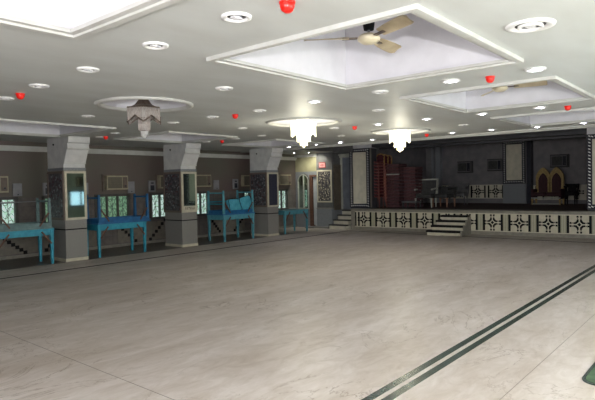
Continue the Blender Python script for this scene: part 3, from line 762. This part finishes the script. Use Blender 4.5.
# ------------------------------------------------------------------ downlights and fire detectors
def downlight(x, y, label, lit, r=.105):
    d_ = thing('downlight', label, 'ceiling light', (x,y,H), 0, 'round ceiling lights')
    MB().lathe([(r,0),(r*.98,-.012),(r*.82,-.018),(r*.64,-.008),(r*.62,0)],(0,0,0),28).build('ring','lampring',d_)
    MB().lathe([(r*.62,-.002),(r*.55,-.004),(r*.3,-.003),(0,-.003)],(0,0,0),24).build('reflector','lampin' if not lit else 'lampring',d_)
    if lit: MB().lathe([(r*.36,-.003),(r*.3,-.016),(0,-.022)],(0,0,0),16).build('bulb','bulb',d_)
    else:
        m = MB().lathe([(r*.24,-.003),(r*.2,-.014),(0,-.018)],(0,0,0),14)
        for s_ in (-1,1): m.bar((-r*.6*.64,r*.6*.77*s_*.0-r*.0,-.01),(r*.6*.64,0,-.01),r*.3,.012)
        m.build('bulb','bulboff',d_)
    return d_
WW = 'counting from the window side'
rows = [
 ('ceiling row nearest the camera', [(2.78,7.07,0),(2.71,5.98,0),(2.67,4.85,0),(2.6,3.66,0),(2.55,2.66,0)]),
 ('ceiling row of the nearest pillar', [(6.23,11.27,0),(6.1,10.07,0),(5.89,7.82,0),(5.87,6.75,0),(5.94,5.74,0),(5.84,4.58,1),(5.85,3.54,0),(5.82,2.59,1),(5.87,1.69,1)]),
 ('ceiling row of the middle pillar', [(9.0,10.6,0),(8.99,9.51,0),(8.93,8.58,0),(8.93,6.51,0),(9.01,5.51,1),(8.95,4.45,1),(9.04,3.47,1),(8.97,2.52,1)]),
 ('farthest ceiling row before the stage', [(12.14,10.53,1),(12.05,9.43,1),(12.04,8.58,1),(12.08,7.57,1),(11.95,5.3,1),(12.0,4.4,1),(12.17,3.48,1),(12.12,2.57,1)]),
]
NUM = ['first','second','third','fourth','fifth','sixth','seventh','eighth','ninth']
lits = []
for nm, pts in rows:
    for i, (x,y,l) in enumerate(pts):
        if nm.endswith('nearest pillar') and i == 0: y = 11.0; x = 6.3
        downlight(x, y, '%s round downlight, %s from the window side, %s' % ('lit' if l else 'unlit', NUM[i], nm), l)
        if l: lits.append((x,y))
for x,y,l,lab,r in ((4.36,7.97,0,'unlit round downlight left of the smoky bronze chandelier',.105),(4.28,4.7,0,'unlit round downlight between the bronze chandelier and the nearest fan recess',.105),
      (4.19,1.24,0,'large round ringed ceiling fitting right of the nearest fan recess',.175),(7.47,7.71,0,'unlit round downlight left of the lit middle chandelier',.105),
      (7.3,4.45,0,'unlit round downlight between the middle chandelier and the second recess',.105),(10.44,7.42,0,'unlit round downlight left of the farthest chandelier',.105),
      (10.48,4.4,0,'unlit round downlight between farthest chandelier and third recess',.105),
      (14.45,12.3,1,'lit downlight washing the beige end wall, left of two',.07),(14.83,11.95,1,'lit downlight washing the beige end wall, right of two',.07)):
    o = downlight(x,y,lab,l,r)
    if x > 14: o.location.z = H-.006
    if r > .15:
        MB().lathe([(r*.5,-.002),(r*.52,-.02),(r*.44,-.026),(r*.4,-.01)],(0,0,0),28).build('inner_ring','lampring',o)
for x,y,lab in ((2.57,2.22,'red dome fire detector at the top edge of the photo, nearest the camera'),(2.78,6.63,'red dome fire detector at the far left among unlit downlights'),
      (6.34,10.85,'red dome fire detector above the nearest pillar'),(9.11,10.13,'red dome fire detector above and right of the middle pillar'),
      (5.98,6.32,'red dome fire detector between the bronze and the middle chandelier'),(9.03,6.07,'red dome fire detector between the two lit chandeliers'),
      (11.81,5.88,'red dome fire detector just right of the farthest chandelier'),(5.92,2.18,'red dome fire detector between the first and second square recess'),
      (9.2,2.17,'red dome fire detector at the right, between second and third square recess')):
    s = thing('fire_detector', lab, 'fire detector', (x,y,H), 0, 'red fire detectors on the ceiling')
    MB().lathe([(0,0),(.052,0),(.05,-.014),(0,-.014)],(0,0,0),20).build('base','red',s)
    MB().lathe([(.045,-.014),(.047,-.03),(.036,-.055),(.018,-.068),(0,-.07)],(0,0,0),20).build('dome','red',s)

# ------------------------------------------------------------------ green mat at the right edge
s = thing('floor_mat','dark green mat with rounded corner lying on the marble at the lower right edge','mat')
def rr(x0,x1,y0,y1,r,n=6):
    p_ = []
    for cx,cy,a0 in ((x1-r,y1-r,0),(x0+r,y1-r,90),(x0+r,y0+r,180),(x1-r,y0+r,270)):
        p_ += [(cx+r*math.cos(math.radians(a0+90*q/n)), cy+r*math.sin(math.radians(a0+90*q/n))) for q in range(n+1)]
    return p_
MB().prism(rr(4.62,6.4,.2,.99,.1),'z',0,.012).build('pile','matgreen',s)
MB().prism(rr(4.59,6.43,.17,1.015,.12),'z',0,.008).build('edging','green',s)

# ------------------------------------------------------------------ lights
def lamp(kind, name, loc, power, color=(1,1,1), size=.1, rot=None, sizey=None, spot=None, blend=.6):
    l = bpy.data.lights.new(name, kind); l.energy = power; l.color = color
    if kind == 'AREA':
        l.size = size
        if sizey: l.shape = 'RECTANGLE'; l.size_y = sizey
    elif kind in ('POINT','SPOT'): l.shadow_soft_size = size
    if spot: l.spot_size = math.radians(spot); l.spot_blend = blend
    o = bpy.data.objects.new(name, l); C.objects.link(o); o.location = loc
    if rot: o.rotation_euler = rot
    return o
FLASH, FILL, CH, SP = 540, 240, 32, 10
fl = lamp('SPOT','camera_flash',(0.0,-.17,1.93), FLASH, (1,.98,.98), .03, spot=150, blend=1)
fl.rotation_euler = Vector((math.cos(math.radians(38)),math.sin(math.radians(38)),.12)).to_track_quat('-Z','Y').to_euler()
lamp('AREA','fill_behind',(-2.6,1.6,1.7), FILL, (1,.98,.97), 2.2, (PI/2,0,-PI/2), 1.4)  # soft ambient fill added behind the camera; the back wall has no window
lamp('AREA','daylight_right',(5.5,-1.2,1.5), 470, (1,.975,.985), 7, (-PI/2,0,0) , 1.2)
for x,y in ((7.62,6.25),(10.58,5.92)):
    lamp('POINT','chandelier_glow',(x,y,H-.62), CH, (1,.95,.78), .12)
for x,y in lits:
    lamp('SPOT','downlight_beam',(x,y,H-.03), SP, (.97,.96,1), .03, (0,0,0), spot=110, blend=.8)
for x,y in ((14.45,12.3),(14.83,11.95)):
    lamp('SPOT','wall_wash',(x+.2,y+.1,H-.06), 34, (1,.97,.8), .03, (0,math.radians(-35),0), spot=120, blend=.8)

# ------------------------------------------------------------------ camera
cam = bpy.data.cameras.new('camera'); co = bpy.data.objects.new('camera', cam); C.objects.link(co)
F_PX = 534.5; yaw, pit, rol = math.radians(40.15), math.radians(1.64), math.radians(-1.14)
cam.sensor_fit = 'HORIZONTAL'; cam.sensor_width = 36; cam.lens = 36*F_PX/595; cam.clip_end = 200; cam.clip_start = .05
fwd = Vector((math.cos(pit)*math.cos(yaw), math.cos(pit)*math.sin(yaw), -math.sin(pit)))
rt = Vector((math.sin(yaw), -math.cos(yaw), 0)); up = rt.cross(fwd)
r2 = rt*math.cos(rol)+up*math.sin(rol); u2 = -rt*math.sin(rol)+up*math.cos(rol)
co.matrix_world = Matrix(((r2.x,u2.x,-fwd.x,0),(r2.y,u2.y,-fwd.y,0),(r2.z,u2.z,-fwd.z,1.6),(0,0,0,1)))
sc.camera = co
